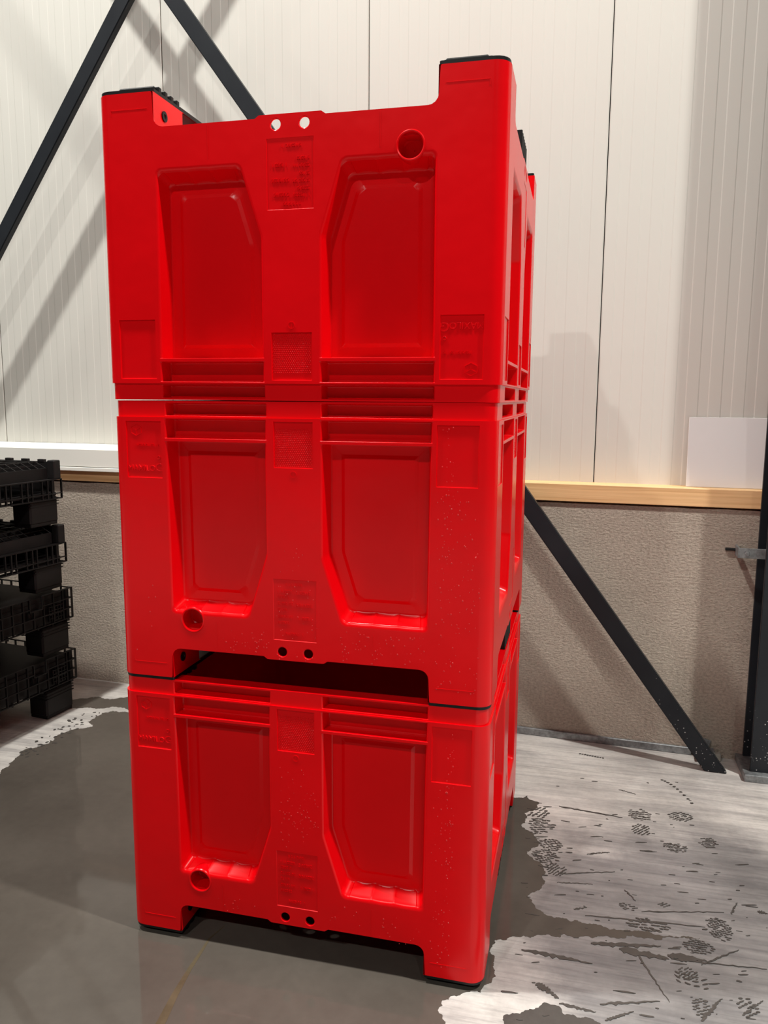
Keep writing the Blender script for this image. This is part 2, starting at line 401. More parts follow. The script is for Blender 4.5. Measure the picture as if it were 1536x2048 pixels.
for (cx, cy, a, b, n) in clusters:
    base = rng.uniform(-0.3, 0.9); st = 2*math.sqrt(a*b)/math.sqrt(n*1.25); R0 = base+1.2
    m = int(max(a, b)/st)+2
    for iu in range(-m, m+1):
        for iv in range(-m, m+1):
            u = iu*st+(st/2 if iv % 2 else 0)+rng.uniform(-0.12, 0.12)*st; v = iv*st*0.8+rng.uniform(-0.1, 0.1)*st
            x, y = u*cos(R0)-v*sin(R0), u*sin(R0)+v*cos(R0)
            if (x/a)**2+(y/b)**2 > 1.25 or rng.random() < 0.12: continue
            if in_poly((cx+x, cy+y), outline): continue
            film(bm, ellipse(cx+x, cy+y, st*rng.uniform(0.40, 0.62), st*rng.uniform(0.17, 0.26), base+rng.uniform(-0.25, 0.25), 8, rng))
for k in range(10):
    film(bm, ellipse(1.055+0.010*k, 1.325-0.0055*k*k*0.25-0.006*k, 0.0065, 0.005, 0.3, 9, rng))
    film(bm, ellipse(0.735+0.0105*k, 1.485-0.002*k, 0.005, 0.004, 0.3, 9, rng))
for k in range(150):
    x, y = rng.uniform(0.55, 1.3), rng.uniform(-0.10, 1.0 if k > 25 else 1.4); s = rng.uniform(0.001, 0.005)
    film(bm, ellipse(x, y, s*rng.uniform(1, 5.5), s*0.6, rng.uniform(-0.1, 0.4), 9, rng))
for j in range(3):                                                    # chevron tread print
    for k in range(4):
        film(bm, ellipse(0.985+0.022*k, 0.205-0.016*j-0.004*k, 0.0085, 0.0028, -0.7+0.8*k*0.5, 8, rng))
tag(obj('wet_tread_prints', bm, DAMP), 'wet tread prints and drips on the dry concrete right of the crates', 'water marks', kind='stuff')
bm = bmesh.new()
for k in range(60):                                                   # dry crumbs of water left along the pallets
    t = rng.random(); x = -1.60+0.1*rng.random(); y = 0.86+t*0.5; s = rng.uniform(0.002, 0.007)
    film(bm, ellipse(x, y, s*1.5, s, rng.uniform(0, 3), 9, rng))
tag(obj('wet_spots', bm, DAMP), 'small wet spots on the dry strip beside the black pallets', 'water marks', kind='stuff')
rs = [(-0.262, 0.08), (-0.279, 0.02), (-0.277, -0.03), (-0.276, -0.1), (-0.269, -0.195), (-0.258, -0.276), (-0.250, -0.38), (-0.238, -0.60)]
wd = [0.001, 0.003, 0.0045, 0.006, 0.009, 0.0115, 0.011, 0.001]
bm = bmesh.new(); film(bm, [(x+w, y) for (x, y), w in zip(rs, wd)][::-1]+[(x-w, y) for (x, y), w in zip(rs, wd)], 0.0008, 0.0012)
tag(obj('rust_streak', bm, RUST), 'thin brown rust trickle on the wet floor before the left crate foot', 'stain')

# ------------------------------------------------------------------ red pallet box
W_, D_, H_ = 1.0, 1.08, 0.757
RC = 0.036; SK = 0.005; ZL = 0.716; ZR = H_; ZF = 0.024; ZC = 0.106; ZLIP = 0.099; DECK = 0.165
FOOT = 0.155; BD = 0.046
def pocket(bm, mp, poly, corner_r, depth, rad, draft, er, panel=True, scallop=None, n=6, step=None):
    """recess with filleted edges. er[i]/draft[i] scale fillet radius/draft of edge i. Returns the hole loop on the face."""
    N = len(poly); loops = []; first = None
    def loop(inset, d, fl=0.0):
        ins = [inset_fn(i) for i in range(N)] if callable(inset) else inset
        q = inset_poly(poly, ins)
        cr = [max(0.0015, c) for c in corner_r]
        pts = round_poly(q, cr, n)
        # subdivide the scalloped edge
        res = []
        for i in range(N):
            res += pts[i*(n+1):(i+1)*(n+1)]
            if scallop is not None and i == scallop:
                a = Vector(pts[i*(n+1)+n]); b = Vector(pts[((i+1) % N)*(n+1)]); K = 60
                dd = (b-a).normalized(); nn = Vector((-dd.y, dd.x))
                for k in range(1, K):
                    t = k/K; s = abs(sin(3*pi*t))**0.6
                    p = a+(b-a)*t+nn*(fl*(1-s)); res.append((p.x, p.y))
        return [mp(x, z, d) for x, z in res], res
    seq = []
    for k in range(6):
        a = (pi/2)*k/5
        seq.append(([rad*er[i]*sin(a) for i in range(N)], rad*(1-cos(a)), 0.002*(k/5)))
    r3 = 0.004
    for j in range(1, 8):
        seq.append(([rad*er[i]+draft[i]*0.75*j/7 for i in range(N)], rad+(depth-r3-rad)*j/7, 0.002+0.0015*j/7))
    for k in range(1, 4):
        a = (pi/2)*k/3
        seq.append(([rad*er[i]+draft[i]*(0.75+0.25*k/3)+r3*(1-cos(a)) for i in range(N)], depth-r3+r3*sin(a), 0.0035*(1-k/3)))
    last = seq[-1][0]
    if panel:
        seq.append(([l+0.022 for l in last], depth, 0)); seq.append(([l+0.031 for l in last], depth-0.0039, 0))
    if step: seq += step(last)
    out3 = []
    for ins, d, fl in seq:
        l3, l2 = loop(ins, d, fl); out3.append(l3)
        if first is None: first = l2
    VV = strip_loops(bm, out3)
    l3, l2 = loop(seq[-1][0], seq[-1][1], seq[-1][2])
    V, T = cdt_fill(l2, [])
    bv = [bm.verts.new(mp(x, z, seq[-1][1])) for x, z in V]
    for t in T:
        try: bm.faces.new([bv[i] for i in t])
        except ValueError: pass
    return first
def rect(x0, x1, z0, z1): return [(x0, z0), (x1, z0), (x1, z1), (x0, z1)]
def recess(bm, mp, poly, d, c=0.0012):
    q = inset_poly(poly, [c]*len(poly))
    strip_loops(bm, [[mp(x, z, 0) for x, z in poly], [mp(x, z, d) for x, z in q]])
    bm.faces.new([bm.verts.new(mp(x, z, d)) for x, z in q])
    return poly
def build_side(bm, mp, L, drain):
    h = L/2; e = h-0.15; ue = h-RC
    lp, lp2 = [], []
    # lower outline of the plate, left to right then back along the ledge
    f_in = h-FOOT
    low = [(-ue, ZF), (-f_in-0.004, ZF), (-f_in, ZC), (-0.086, ZC), (-0.076, ZLIP), (0.076, ZLIP), (0.086, ZC), (f_in, ZC), (f_in+0.004, ZF), (ue, ZF)]
    rr = [0.0015, 0.004, 0.024, 0.003, 0.003, 0.003, 0.003, 0.024, 0.004, 0.0015]
    outline = [low[0]]+round_poly(low, rr, 4)[5:5*9]+[low[-1], (ue, ZL), (-ue, ZL)]
    holes = []
    for s in (-1, 1):
        poly = [(0.122, 0.199), (e-0.003, 0.199), (e, 0.655), (0.068, 0.655), (0.068, 0.372)]
        rads = [0.022, 0.014, 0.002, 0.002, 0.045]
        er = [1.6, 1.0, 0.12, 1.0, 1.0]; dr = [0.018, 0.009, 0.0, 0.009, 0.010]; sc = 0
        c2 = rect(0.068, e, 0.662, 0.7125)
        if s < 0:
            poly = [(-x, z) for x, z in poly][::-1]; rads = rads[::-1]
            er = [er[3], er[2], er[1], er[0], er[4]]; dr = [dr[3], dr[2], dr[1], dr[0], dr[4]]; sc = 3
            c2 = [(-x, z) for x, z in c2][::-1]
        holes.append(pocket(bm, mp, poly, rads, BD, 0.008, dr, er, True, sc))
        if s < 0: e2 = [1.0, 0.12, 1.0, 0.12]
        else: e2 = [0.12, 1.0, 0.12, 1.0]
        # rect order: bottom, right, top, left (mirrored loops keep bottom/top on even places)
        E2 = [0.15, 1.0, 0.15, 1.0] if s > 0 else [0.15, 1.0, 0.15, 1.0]
        if s < 0: c2 = rect(-e, -0.068, 0.662, 0.7125)
        holes.append(pocket(bm, mp, c2, [0.002]*4, 0.037, 0.006, [0.001, 0.006, 0.001, 0.006], E2, False))
        # label recess on the corner post
        holes.append(recess(bm, mp, rect(s*(h-0.092)-0.050, s*(h-0.092)+0.050, 0.559, 0.705), 0.0032))
        holes.append(recess(bm, mp, circle(s*0.035, 0.121, 0.0145, 20), 0.0015, 0.002))
        holes[-1] = circle(s*0.035, 0.121, 0.0145, 20)
    holes.append(recess(bm, mp, rect(-0.051, 0.051, 0.594, 0.708), 0.0042))
    holes.append(recess(bm, mp, rect(-0.058, 0.058, 0.152, 0.312), 0.0012))
    if drain: holes.append(circle(-(h-0.216), 0.187, 0.034, 28))
    V, T = cdt_fill(outline, holes)
    bv = [bm.verts.new(mp(x, z, 0)) for x, z in V]
    for t in T: bm.faces.new([bv[i] for i in t])
    if drain:                                                         # the tube passes through the ramp of the bay
        c = Vector(mp(-(h-0.216), 0.187, 0)); cut = []
        for f in bm.faces:
            if all(v.co.y < c.y+0.05 for v in f.verts) and min(math.hypot(v.co.x-c.x, v.co.z-c.z) for v in f.verts) < 0.0295: cut.append(f)
        bmesh.ops.delete(bm, geom=cut, context='FACES')
    # inner skin of the lip
    inner = [low[0]]+round_poly(low, rr, 4)[5:5*9]+[low[-1], (ue, DECK), (-ue, DECK)]
    hs = [circle(s*0.035, 0.121, 0.0125, 20) for s in (-1, 1)]
    V, T = cdt_fill(inner, hs)
    bv = [bm.verts.new(mp(x, z, 0.006)) for x, z in V]
    for t in T: bm.faces.new([bv[i] for i in t])
    for hp in hs: strip_loops(bm, [[mp(x, z, 0.0015) for x, z in hp], [mp(x, z, 0.006) for x, z in hp]])
    path = inner[:-2]
    strip_loops(bm, [[mp(x, z, 0) for x, z in path], [mp(x, z, 0.006) for x, z in path]], closed=False)
    # skirt above the ledge
    mk = lambda x, z, d: mp(x, z, d+SK)
    sh = []
    for s in (-1, 1):
        c3 = rect(0.068, e, 0.7195, 0.7525) if s > 0 else rect(-e, -0.068, 0.7195, 0.7525)
        sh.append(pocket(bm, mk, c3, [0.002]*4, 0.033, 0.005, [0.001, 0.006, 0.001, 0.006], [0.15, 1, 0.15, 1], False,
                         step=None))
    V, T = cdt_fill([(-ue, ZL), (ue, ZL), (ue, ZR), (-ue, ZR)], sh)
    bv = [bm.verts.new(mk(x, z, 0)) for x, z in V]
    for t in T: bm.faces.new([bv[i] for i in t])
def side_maps():
    return [(lambda u, z, d: (u, -D_/2+d, z), W_), (lambda u, z, d: (W_/2-d, u, z), D_),
            (lambda u, z, d: (-u, D_/2-d, z), W_), (lambda u, z, d: (-W_/2+d, -u, z), D_)]
def body_mesh():
    bm = bmesh.new()
    for k, (mp, L) in enumerate(side_maps()): build_side(bm, mp, L, k == 0)
    # through-holes: drop the disc faces at the bottom of their recess
    dead = [f for f in bm.faces if len(f.verts) == 20]
    bmesh.ops.delete(bm, geom=dead, context='FACES_ONLY')
    rrect = lambda off, r, n=8: round_poly([(-W_/2+off, -D_/2+off), (W_/2-off, -D_/2+off), (W_/2-off, D_/2-off), (-W_/2+off, D_/2-off)], r, n)
    o0 = rrect(0, RC); o1 = rrect(SK, RC-SK); o1b = rrect(SK+0.003, RC-SK-0.003); i1 = rrect(0.052, 0.03)
    n = len(o0)
    for c in range(4):                                                # rounded corner posts
        ids = range(c*9, c*9+9)
        strip_loops(bm, [[(*o0[i], ZF) for i in ids], [(*o0[i], ZL) for i in ids]], closed=False)
        strip_loops(bm, [[(*o1[i], ZL) for i in ids], [(*o1[i], ZR) for i in ids]], closed=False)
    strip_loops(bm, [[(*p, ZL) for p in o0], [(*p, ZL) for p in o1]])
    # rim: narrow wall at the corner posts, where the ribbed block of the box above drops in
    hx, hy, wide, thin = W_/2, D_/2, 0.048, 0.026
    q = [(-0.346, -hy+thin), (-0.346, -hy+wide), (0.346, -hy+wide), (0.346, -hy+thin), (hx-0.032, -hy+thin), (hx-0.032, -0.386), (hx-wide, -0.386),
         (hx-wide, 0.386), (hx-0.032, 0.386), (hx-0.032, hy-thin)]
    nest = q+[(0.346, hy-thin), (0.346, hy-wide), (-0.346, hy-wide), (-0.346, hy-thin), (-hx+0.032, hy-thin), (-hx+0.032, 0.386), (-hx+wide, 0.386),
              (-hx+wide, -0.386), (-hx+0.032, -0.386), (-hx+0.032, -hy+thin)]
    for outer, inner, z in ((o1, nest, ZR), (nest, i1, ZR-0.020)):
        V, T = cdt_fill(outer, [inner]); bv = [bm.verts.new((x, y, z)) for x, y in V]
        for t in T: bm.faces.new([bv[i] for i in t])
    strip_loops(bm, [[(*p, ZR) for p in nest], [(*p, ZR-0.020) for p in nest]])
    strip_loops(bm, [[(*p, ZR-0.020) for p in i1], [(*p, 0.185) for p in i1]])
    V, T = cdt_fill(i1, [])
    bv = [bm.verts.new((x, y, 0.185)) for x, y in V]
    for t in T: bm.faces.new([bv[i] for i in t])
    bv = [bm.verts.new((x, y, DECK)) for x, y in rrect(0.004, RC)]; bm.faces.new(bv)
    for sx in (-1, 1):                                                # feet: inner sides and undersides
        for sy in (-1, 1):
            X0, X1 = sx*(W_/2-FOOT), sx*(W_/2); Y0, Y1 = sy*(D_/2-FOOT), sy*(D_/2)
            arc = [p for p in o0 if p[0]*sx > W_/2-RC-1e-4 and p[1]*sy > D_/2-RC-1e-4]
            if sx*sy > 0: poly = [(X0, Y0), (X1, Y0)]+arc+[(X0, Y1)]
            else: poly = [(X0, Y0), (X0, Y1)]+arc+[(X1, Y0)]
            bm.faces.new([bm.verts.new((x, y, ZF)) for x, y in poly])
            t = 0.008
            vp = [(X0, Y1), (X0, Y0+sy*t), (X0+sx*t, Y0), (X1, Y0)]
            strip_loops(bm, [[(x, y, ZF) for x, y in vp], [(x, y, DECK) for x, y in vp]], closed=False)
    bmesh.ops.remove_doubles(bm, verts=bm.verts, dist=2e-5)
    y = -D_/2
    for u in (-0.215, 0.205): box(bm, u-0.0006, u+0.0006, y-0.0005, y+0.001, 0.110, 0.186)
    for sx in (-1, 1):
        a, b = sorted((sx*0.362, sx*0.458)); box(bm, a, b, y-0.0006, y+0.001, 0.0615, 0.0628)
        box(bm, sx*0.458-0.0006, sx*0.458+0.0006, y-0.0006, y+0.001, 0.0615, 0.075)
    return bm
crate = empty('pallet_box')
BODY = obj('body', body_mesh(), RED, crate, smooth=True)
# drain socket
bm = bmesh.new()
mt = Matrix.Translation((-(W_/2-0.216), -D_/2, 0.187)) @ Matrix.Rotation(radians(-90), 4, 'X')
lathe_tube(bm, mt, [(0.035, 0.046), (0.035, 0.002), (0.0335, -0.0006), (0.0315, -0.0015), (0.029, -0.0006), (0.0285, 0.002), (0.0275, 0.044), (0.024, 0.047), (0.001, 0.047)], 36)
obj('drain_socket', bm, RED, crate, smooth=True)
# dimpled grip pads
def dots_mesh(mp):
    bm = bmesh.new(); p = 0.0053
    for j in range(21):
        for i in range(18):
            x = -0.046+i*p+(p/2 if j % 2 else 0); z = 0.5985+j*0.00455
            if abs(x) > 0.048: continue
            r, hh = 0.0015, 0.0015
            ring = [bm.verts.new(mp(x+r*cos(k*pi/3), z+r*sin(k*pi/3), 0.0043)) for k in range(6)]
            rin = [bm.verts.new(mp(x+r*0.66*cos(k*pi/3), z+r*0.66*sin(k*pi/3), 0.0043-hh)) for k in range(6)]
            tip = bm.verts.new(mp(x, z, 0.0043-hh*1.25))
            for k in range(6):
                bm.faces.new((ring[k], ring[(k+1) % 6], rin[(k+1) % 6], rin[k])); bm.faces.new((rin[k], rin[(k+1) % 6], tip))
    for f in bm.faces: f.smooth = True
    return bm
for k, (mp, L) in enumerate(side_maps()[:2]):
    tag(obj('grip_dimples', dots_mesh(mp), RED, crate), 'pad of small raised dimples', kind='stuff')
# embossed lettering
def text_bm(s, size, ext=0.0013):
    cu = bpy.data.curves.new('lettering', 'FONT'); cu.body = s; cu.size = size; cu.extrude = ext; cu.align_x = 'CENTER'; cu.align_y = 'CENTER'
    cu.resolution_u = 3; cu.bevel_depth = 0.00025
    o = bpy.data.objects.new('lettering', cu); col.objects.link(o)
    me = bpy.data.meshes.new_from_object(o.evaluated_get(bpy.context.evaluated_depsgraph_get()))
    bpy.data.objects.remove(o); bpy.data.curves.remove(cu)
    bm = bmesh.new(); bm.from_mesh(me); bpy.data.meshes.remove(me)
    return bm
def place_text(bm, dst, x, z, d, rot=0):
    m = Matrix.Translation((x, -D_/2+d, z)) @ Matrix.Rotation(radians(90), 4, 'X') @ Matrix.Rotation(rot, 4, 'Z')
    bm.transform(m); me = bpy.data.meshes.new('t'); bm.to_mesh(me); bm.free(); dst.from_mesh(me); bpy.data.meshes.remove(me)
LX = -(W_/2-0.092)
for txt, sz, dx, z in (('MAXILO', 0.0215, -0.010, 0.583), ('G', 0.030, 0.040, 0.585), ('O', 0.0135, 0.040, 0.611)):
    bm = bmesh.new(); place_text(text_bm(txt, sz), bm, LX+dx, z, 0.0032); obj('embossed_name', bm, RED, crate)
def bars(dst, x0, x1, z, hgt, d, r):                                  # abraded, unreadable small print
    x = x0
    while x < x1:
        w = r.uniform(0.0018, 0.0034)
        if r.random() < 0.86:
            if r.random() < 0.6: box(dst, x, x+w, -D_/2+d-0.0013, -D_/2+d, z, z+0.0012); box(dst, x, x+w, -D_/2+d-0.0013, -D_/2+d, z+hgt-0.0012, z+hgt)
            box(dst, x, x+0.0009, -D_/2+d-0.0013, -D_/2+d, z, z+hgt)
        x += w+0.0012
r = random.Random(21); bm = bmesh.new()
bars(bm, LX-0.022, LX+0.040, 0.641, 0.006, 0.0032, r)
tag(obj('small_print', bm, RED, crate), 'line of abraded embossed small print', kind='stuff')
bm = bmesh.new()
hexc = (LX-0.022, 0.682); R_ = 0.0165                                 # hexagonal box emblem
def bar2(dst, a, b, w, d):
    a = Vector(a); b = Vector(b); dd = b-a; m = Matrix.Translation(((a.x+b.x)/2, -D_/2+d-0.0006, (a.y+b.y)/2)) @ Matrix.Rotation(-math.atan2(dd.y, dd.x), 4, 'Y')
    box(dst, -dd.length/2, dd.length/2, -0.0007, 0.0007, -w/2, w/2, 0, m)
hp = [(hexc[0]+R_*cos(pi/2+k*pi/3), hexc[1]+R_*0.9*sin(pi/2+k*pi/3)) for k in range(6)]
for k in range(6): bar2(bm, hp[k], hp[(k+1) % 6], 0.0013, 0.0032)
for k in (1, 3, 5): bar2(bm, hexc, (hexc[0]+(hp[k][0]-hexc[0])*0.7, hexc[1]+(hp[k][1]-hexc[1])*0.7), 0.0013, 0.0032)
obj('embossed_emblem', bm, RED, crate)
bm = bmesh.new()
bars(bm, -0.024, 0.018, 0.296, 0.0065, 0.0012, r)
for z in (0.277, 0.245, 0.211): bars(bm, -0.046, -0.008, z, 0.007, 0.0012, r); bars(bm, 0.004 if z > .23 else 0.010, 0.044, z-0.003, 0.008, 0.0012, r)
for z in (0.262, 0.229, 0.195): bars(bm, -0.046, -0.017, z, 0.007, 0.0012, r)
bars(bm, -0.026, 0.024, 0.166, 0.0068, 0.0012, r)
tag(obj('embossed_load_table', bm, RED, crate), 'block of abraded embossed small print', kind='stuff')
bm = bmesh.new()                                                      # mould date clock and arrows under the dimpled pad
lathe_tube(bm, Matrix.Translation((0, -D_/2, 0.578)) @ Matrix.Rotation(radians(90), 4, 'X'), [(0.0088, 0), (0.0088, 0.001), (0.0070, 0.001), (0.0070, 0)], 20)
bar2(bm, (0, 0.573), (0, 0.583), 0.0012, 0.0004); bar2(bm, (-0.005, 0.570), (0.005, 0.570), 0.0011, 0.0004)
obj('embossed_date_clock', bm, RED, crate)
# black runners
def runner(s):
    bm = bmesh.new()
    X = lambda a: s*a
    xa, xb = 0.3455, 0.4975
    for sy in (-1, 1):
        y0, y1 = (-0.5375, -0.388) if sy < 0 else (0.388, 0.5375)
        out = [(min(X(xa), X(xb)), y0), (max(X(xa), X(xb)), y0), (max(X(xa), X(xb)), y1), (min(X(xa), X(xb)), y1)]
        rr = []
        for (x, y) in out: rr.append(0.032 if (abs(x) > 0.45 and abs(y) > 0.5) else 0.006)
        prism(bm, round_poly(out, rr, 5), 0.0156, ZF-0.0004)
    a, b = sorted((X(0.352), X(0.41)))
    box(bm, a, b, -0.388, 0.388, 0.008, 0.0215, 0.002)
    sk = obj('skid', bm, BLACK, crate, smooth=True)
    for sy in (-1, 1):                                                # ribbed nesting block under each foot
        bm = bmesh.new()
        y0, y1 = (-0.511, -0.395) if sy < 0 else (0.395, 0.511)
        a, b = sorted((X(0.349), X(0.458)))
        box(bm, a+0.007, b-0.004, y0, y1-0.004, 0.0, 0.0155, 0.004)
        K = 4
        for k in range(K):
            c = y0+0.016+(y1-y0-0.026)*k/(K-1)
            box(bm, a, b, c-0.007, c+0.007, 0.0, 0.0155, 0.002)
        obj('ribbed_block', bm, BLACK, sk, smooth=True)
        bm = bmesh.new()                                              # screw through the inner side of the foot
        lathe_tube(bm, Matrix.Translation((X(0.345), sy*(D_/2-0.052), 0.066)) @ Matrix.Rotation(radians(90), 4, 'Y'),
                   [(0.001, -s*0.001), (0.005, -s*0.001), (0.006, -s*0.003), (0.0125, -s*0.003), (0.0125, s*0.004)], 18)
        obj('screw', bm, BLACK, sk, smooth=True)
    bm = bmesh.new()                                                  # black centre foot with upright ribs
    a, b = sorted((X(0.352), X(0.470)))
    box(bm, a, b, -0.05, 0.13, 0.018, DECK-0.001, 0.003)
    for k in range(7):
        c = -0.044+0.028*k
        q0, q1 = sorted((X(0.462), X(0.491)))
        box(bm, q0, q1, c-0.005, c+0.005, 0.016, DECK-0.001, 0.0015)
    obj('centre_foot', bm, BLACK, sk, smooth=True)
for s in (-1, 1): runner(s)

def copy_tree(o, parent=None):
    c = o.copy(); col.objects.link(c); c.parent = parent
    for ch in [q for q in bpy.data.objects if q.parent == o]: copy_tree(ch, c)
    return c
crate2 = copy_tree(crate); crate3 = copy_tree(crate)
CX = -0.008
crate.location = (CX, D_/2, 0.0009)
Z2 = H_+0.0012-0.0156; crate2.location = (CX+0.001, D_/2+0.001, Z2)
Z3 = Z2+H_
crate3.location = (CX+0.002, D_/2, Z3+H_+0.0050); crate3.rotation_euler = (0, pi+0.0026, 0); crate3.scale = (1.012, 1, 1.004)
for c, l in ((crate, 'bottom red plastic pallet box of the stack, its feet on the wet floor'),
             (crate2, 'middle red plastic pallet box, upright on the lowest one, speckled with water drops'),
             (crate3, 'topmost red plastic pallet box, turned upside down with black skids in the air')):
    tag(c, l, 'crate', 'red pallet boxes in the stack')
# water drops clinging to the front of the lower two
def drops(parent, seed, specs):
    r = random.Random(seed); bm = bmesh.new(); n = 6
    for (x0, x1, z0, z1, cnt) in specs:
        for _ in range(cnt):
            x = r.uniform(x0, x1); z = r.uniform(z0, z1); s = r.choice((0.0007, 0.0009, 0.0011, 0.0013, 0.0016)); el = r.uniform(1, 1.7); y = -D_/2
            tip = bm.verts.new((x, y-s*0.6, z-s*0.25)); r1 = [bm.verts.new((x+s*0.68*cos(2*pi*k/n), y-s*0.45, z+s*0.68*el*sin(2*pi*k/n))) for k in range(n)]
            r0 = [bm.verts.new((x+s*cos(2*pi*k/n), y, z+s*el*sin(2*pi*k/n))) for k in range(n)]
            for k in range(n): bm.faces.new((r0[k], r0[(k+1) % n], r1[(k+1) % n], r1[k])); bm.faces.new((r1[k], r1[(k+1) % n], tip))
    o = obj('water_drops', bm, WATER, parent)
    o.data.polygons.foreach_set('use_smooth', [True]*len(o.data.polygons))
    tag(o, 'scattered clear water drops', kind='stuff')
drops(crate2, 5, [(0.36, 0.47, 0.05, 0.55, 130), (0.37, 0.40, 0.3, 0.70, 40), (0.12, 0.34, 0.11, 0.19, 70), (-0.05, 0.06, 0.10, 0.40, 45), (-0.20, -0.07, 0.11, 0.17, 40), (-0.47, -0.37, 0.05, 0.3, 8)])
drops(crate, 6, [(0.36, 0.42, 0.05, 0.55, 70), (0.395, 0.415, 0.3, 0.70, 45), (-0.05, 0.06, 0.36, 0.57, 55), (0.08, 0.34, 0.10, 0.18, 25), (-0.05, 0.06, 0.32, 0.45, 20), (-0.3, -0.1, 0.11, 0.15, 12)])

# ------------------------------------------------------------------ black plastic pallets
PD = Vector((0.124, 0.992, 0)).normalized()
PANG = -math.atan2(0.124, 0.992)
def lattice(bm, t0, t1, z0, z1, x0, x1, nt_, nz, w=0.004, notch=None):
    """grid of bars in a plane facing +x. t runs along local y, notch=(ta,tb,zb) leaves a cut-out in the top edge"""
    for k in range(nt_+1):
        t = t0+(t1-t0)*k/nt_; top = z1
        if notch and notch[0]+0.002 < t < notch[1]-0.002: top = notch[2]
        box(bm, x0, x1, t-w/2, t+w/2, z0, top)
    for k in range(nz+1):
        z = z0+(z1-z0)*k/nz
        if notch and z > notch[2]+0.004:
            box(bm, x0, x1, t0, notch[0], z-w/2, z+w/2); box(bm, x0, x1, notch[1], t1, z-w/2, z+w/2)
        else: box(bm, x0, x1, t0, t1, z-w/2, z+w/2)
    if notch:
        box(bm, x0, x1, notch[0], notch[1], notch[2]-w/2, notch[2]+w/2)
        for t in notch[:2]: box(bm, x0, x1, t-w/2, t+w/2, notch[2], z1)
LP, WP = 1.2, 1.0                                                     # local: x<=0 away from the aisle, y<=0 towards the camera
def feet(root):
    for fx in (-WP+0.07, -WP/2, -0.07):
        for fy in (-LP+0.10, -LP/2, -0.10):
            bm = bmesh.new(); dx = 0.055; dy = 0.085 if fy != -LP/2 else 0.07
            box(bm, fx-dx, fx+dx, fy-dy, fy+dy, 0.012, 0.135, 0.008)
            box(bm, fx-dx+0.004, fx+dx-0.004, fy-dy+0.004, fy+dy-0.004, 0.0, 0.02, 0.003)
            for k in range(3): box(bm, fx-dx-0.003, fx+dx+0.003, fy-dy-0.003, fy+dy+0.003, 0.095+0.014*k, 0.0985+0.014*k)
            obj('foot_block', bm, PALLET, root)
def pallet_grid():
    root = empty('plastic_pallet'); feet(root)
    bm = bmesh.new(); box(bm, -WP+0.012, -0.03, -LP+0.03, -0.03, 0.262, 0.282); box(bm, -0.045, -0.025, -LP+0.03, -0.03, 0.15, 0.262); box(bm, -WP+0.03, -0.03, -0.045, -0.022, 0.15, 0.262); box(bm, -0.030, -0.012, -0.030, -0.012, 0.135, 0.290)
    for k in range(14): box(bm, -WP+0.012, -0.02, -LP+0.03+k*0.088, -LP+0.036+k*0.088, 0.135, 0.155)
    obj('deck', bm, PALLET, root)
    bm = bmesh.new(); lattice(bm, -LP, 0.0, 0.152, 0.297, -0.010, 0.0, 20, 3, 0.0045, (-0.262, -0.188, 0.235))
    box(bm, -0.022, -0.014, -0.262, -0.188, 0.19, 0.235)
    for k in range(6): box(bm, -0.014, -0.002, -0.150+0.018*k, -0.147+0.018*k, 0.165, 0.235)     # finer mesh near the corner
    for k in range(4): box(bm, -0.014, -0.002, -0.150, -0.060, 0.175+0.018*k, 0.178+0.018*k)
    obj('side_grid', bm, PALLET, root)
    bm = bmesh.new(); lattice(bm, -LP, 0.0, 0.152, 0.297, -WP, -WP+0.01, 20, 3, 0.0045)
    obj('side_grid', bm, PALLET, root)
    for y in (-LP, -0.010):
        bm = bmesh.new()
        for k in range(17): x = -WP+WP*k/16; box(bm, x-0.002 if k else x, x+0.002 if k < 16 else x, y, y+0.01, 0.152, 0.297)
        for k in range(4): z = 0.152+0.145*k/3; box(bm, -WP, 0, y, y+0.01, z-0.002, z+0.002)
        obj('end_grid', bm, PALLET, root)
    return root
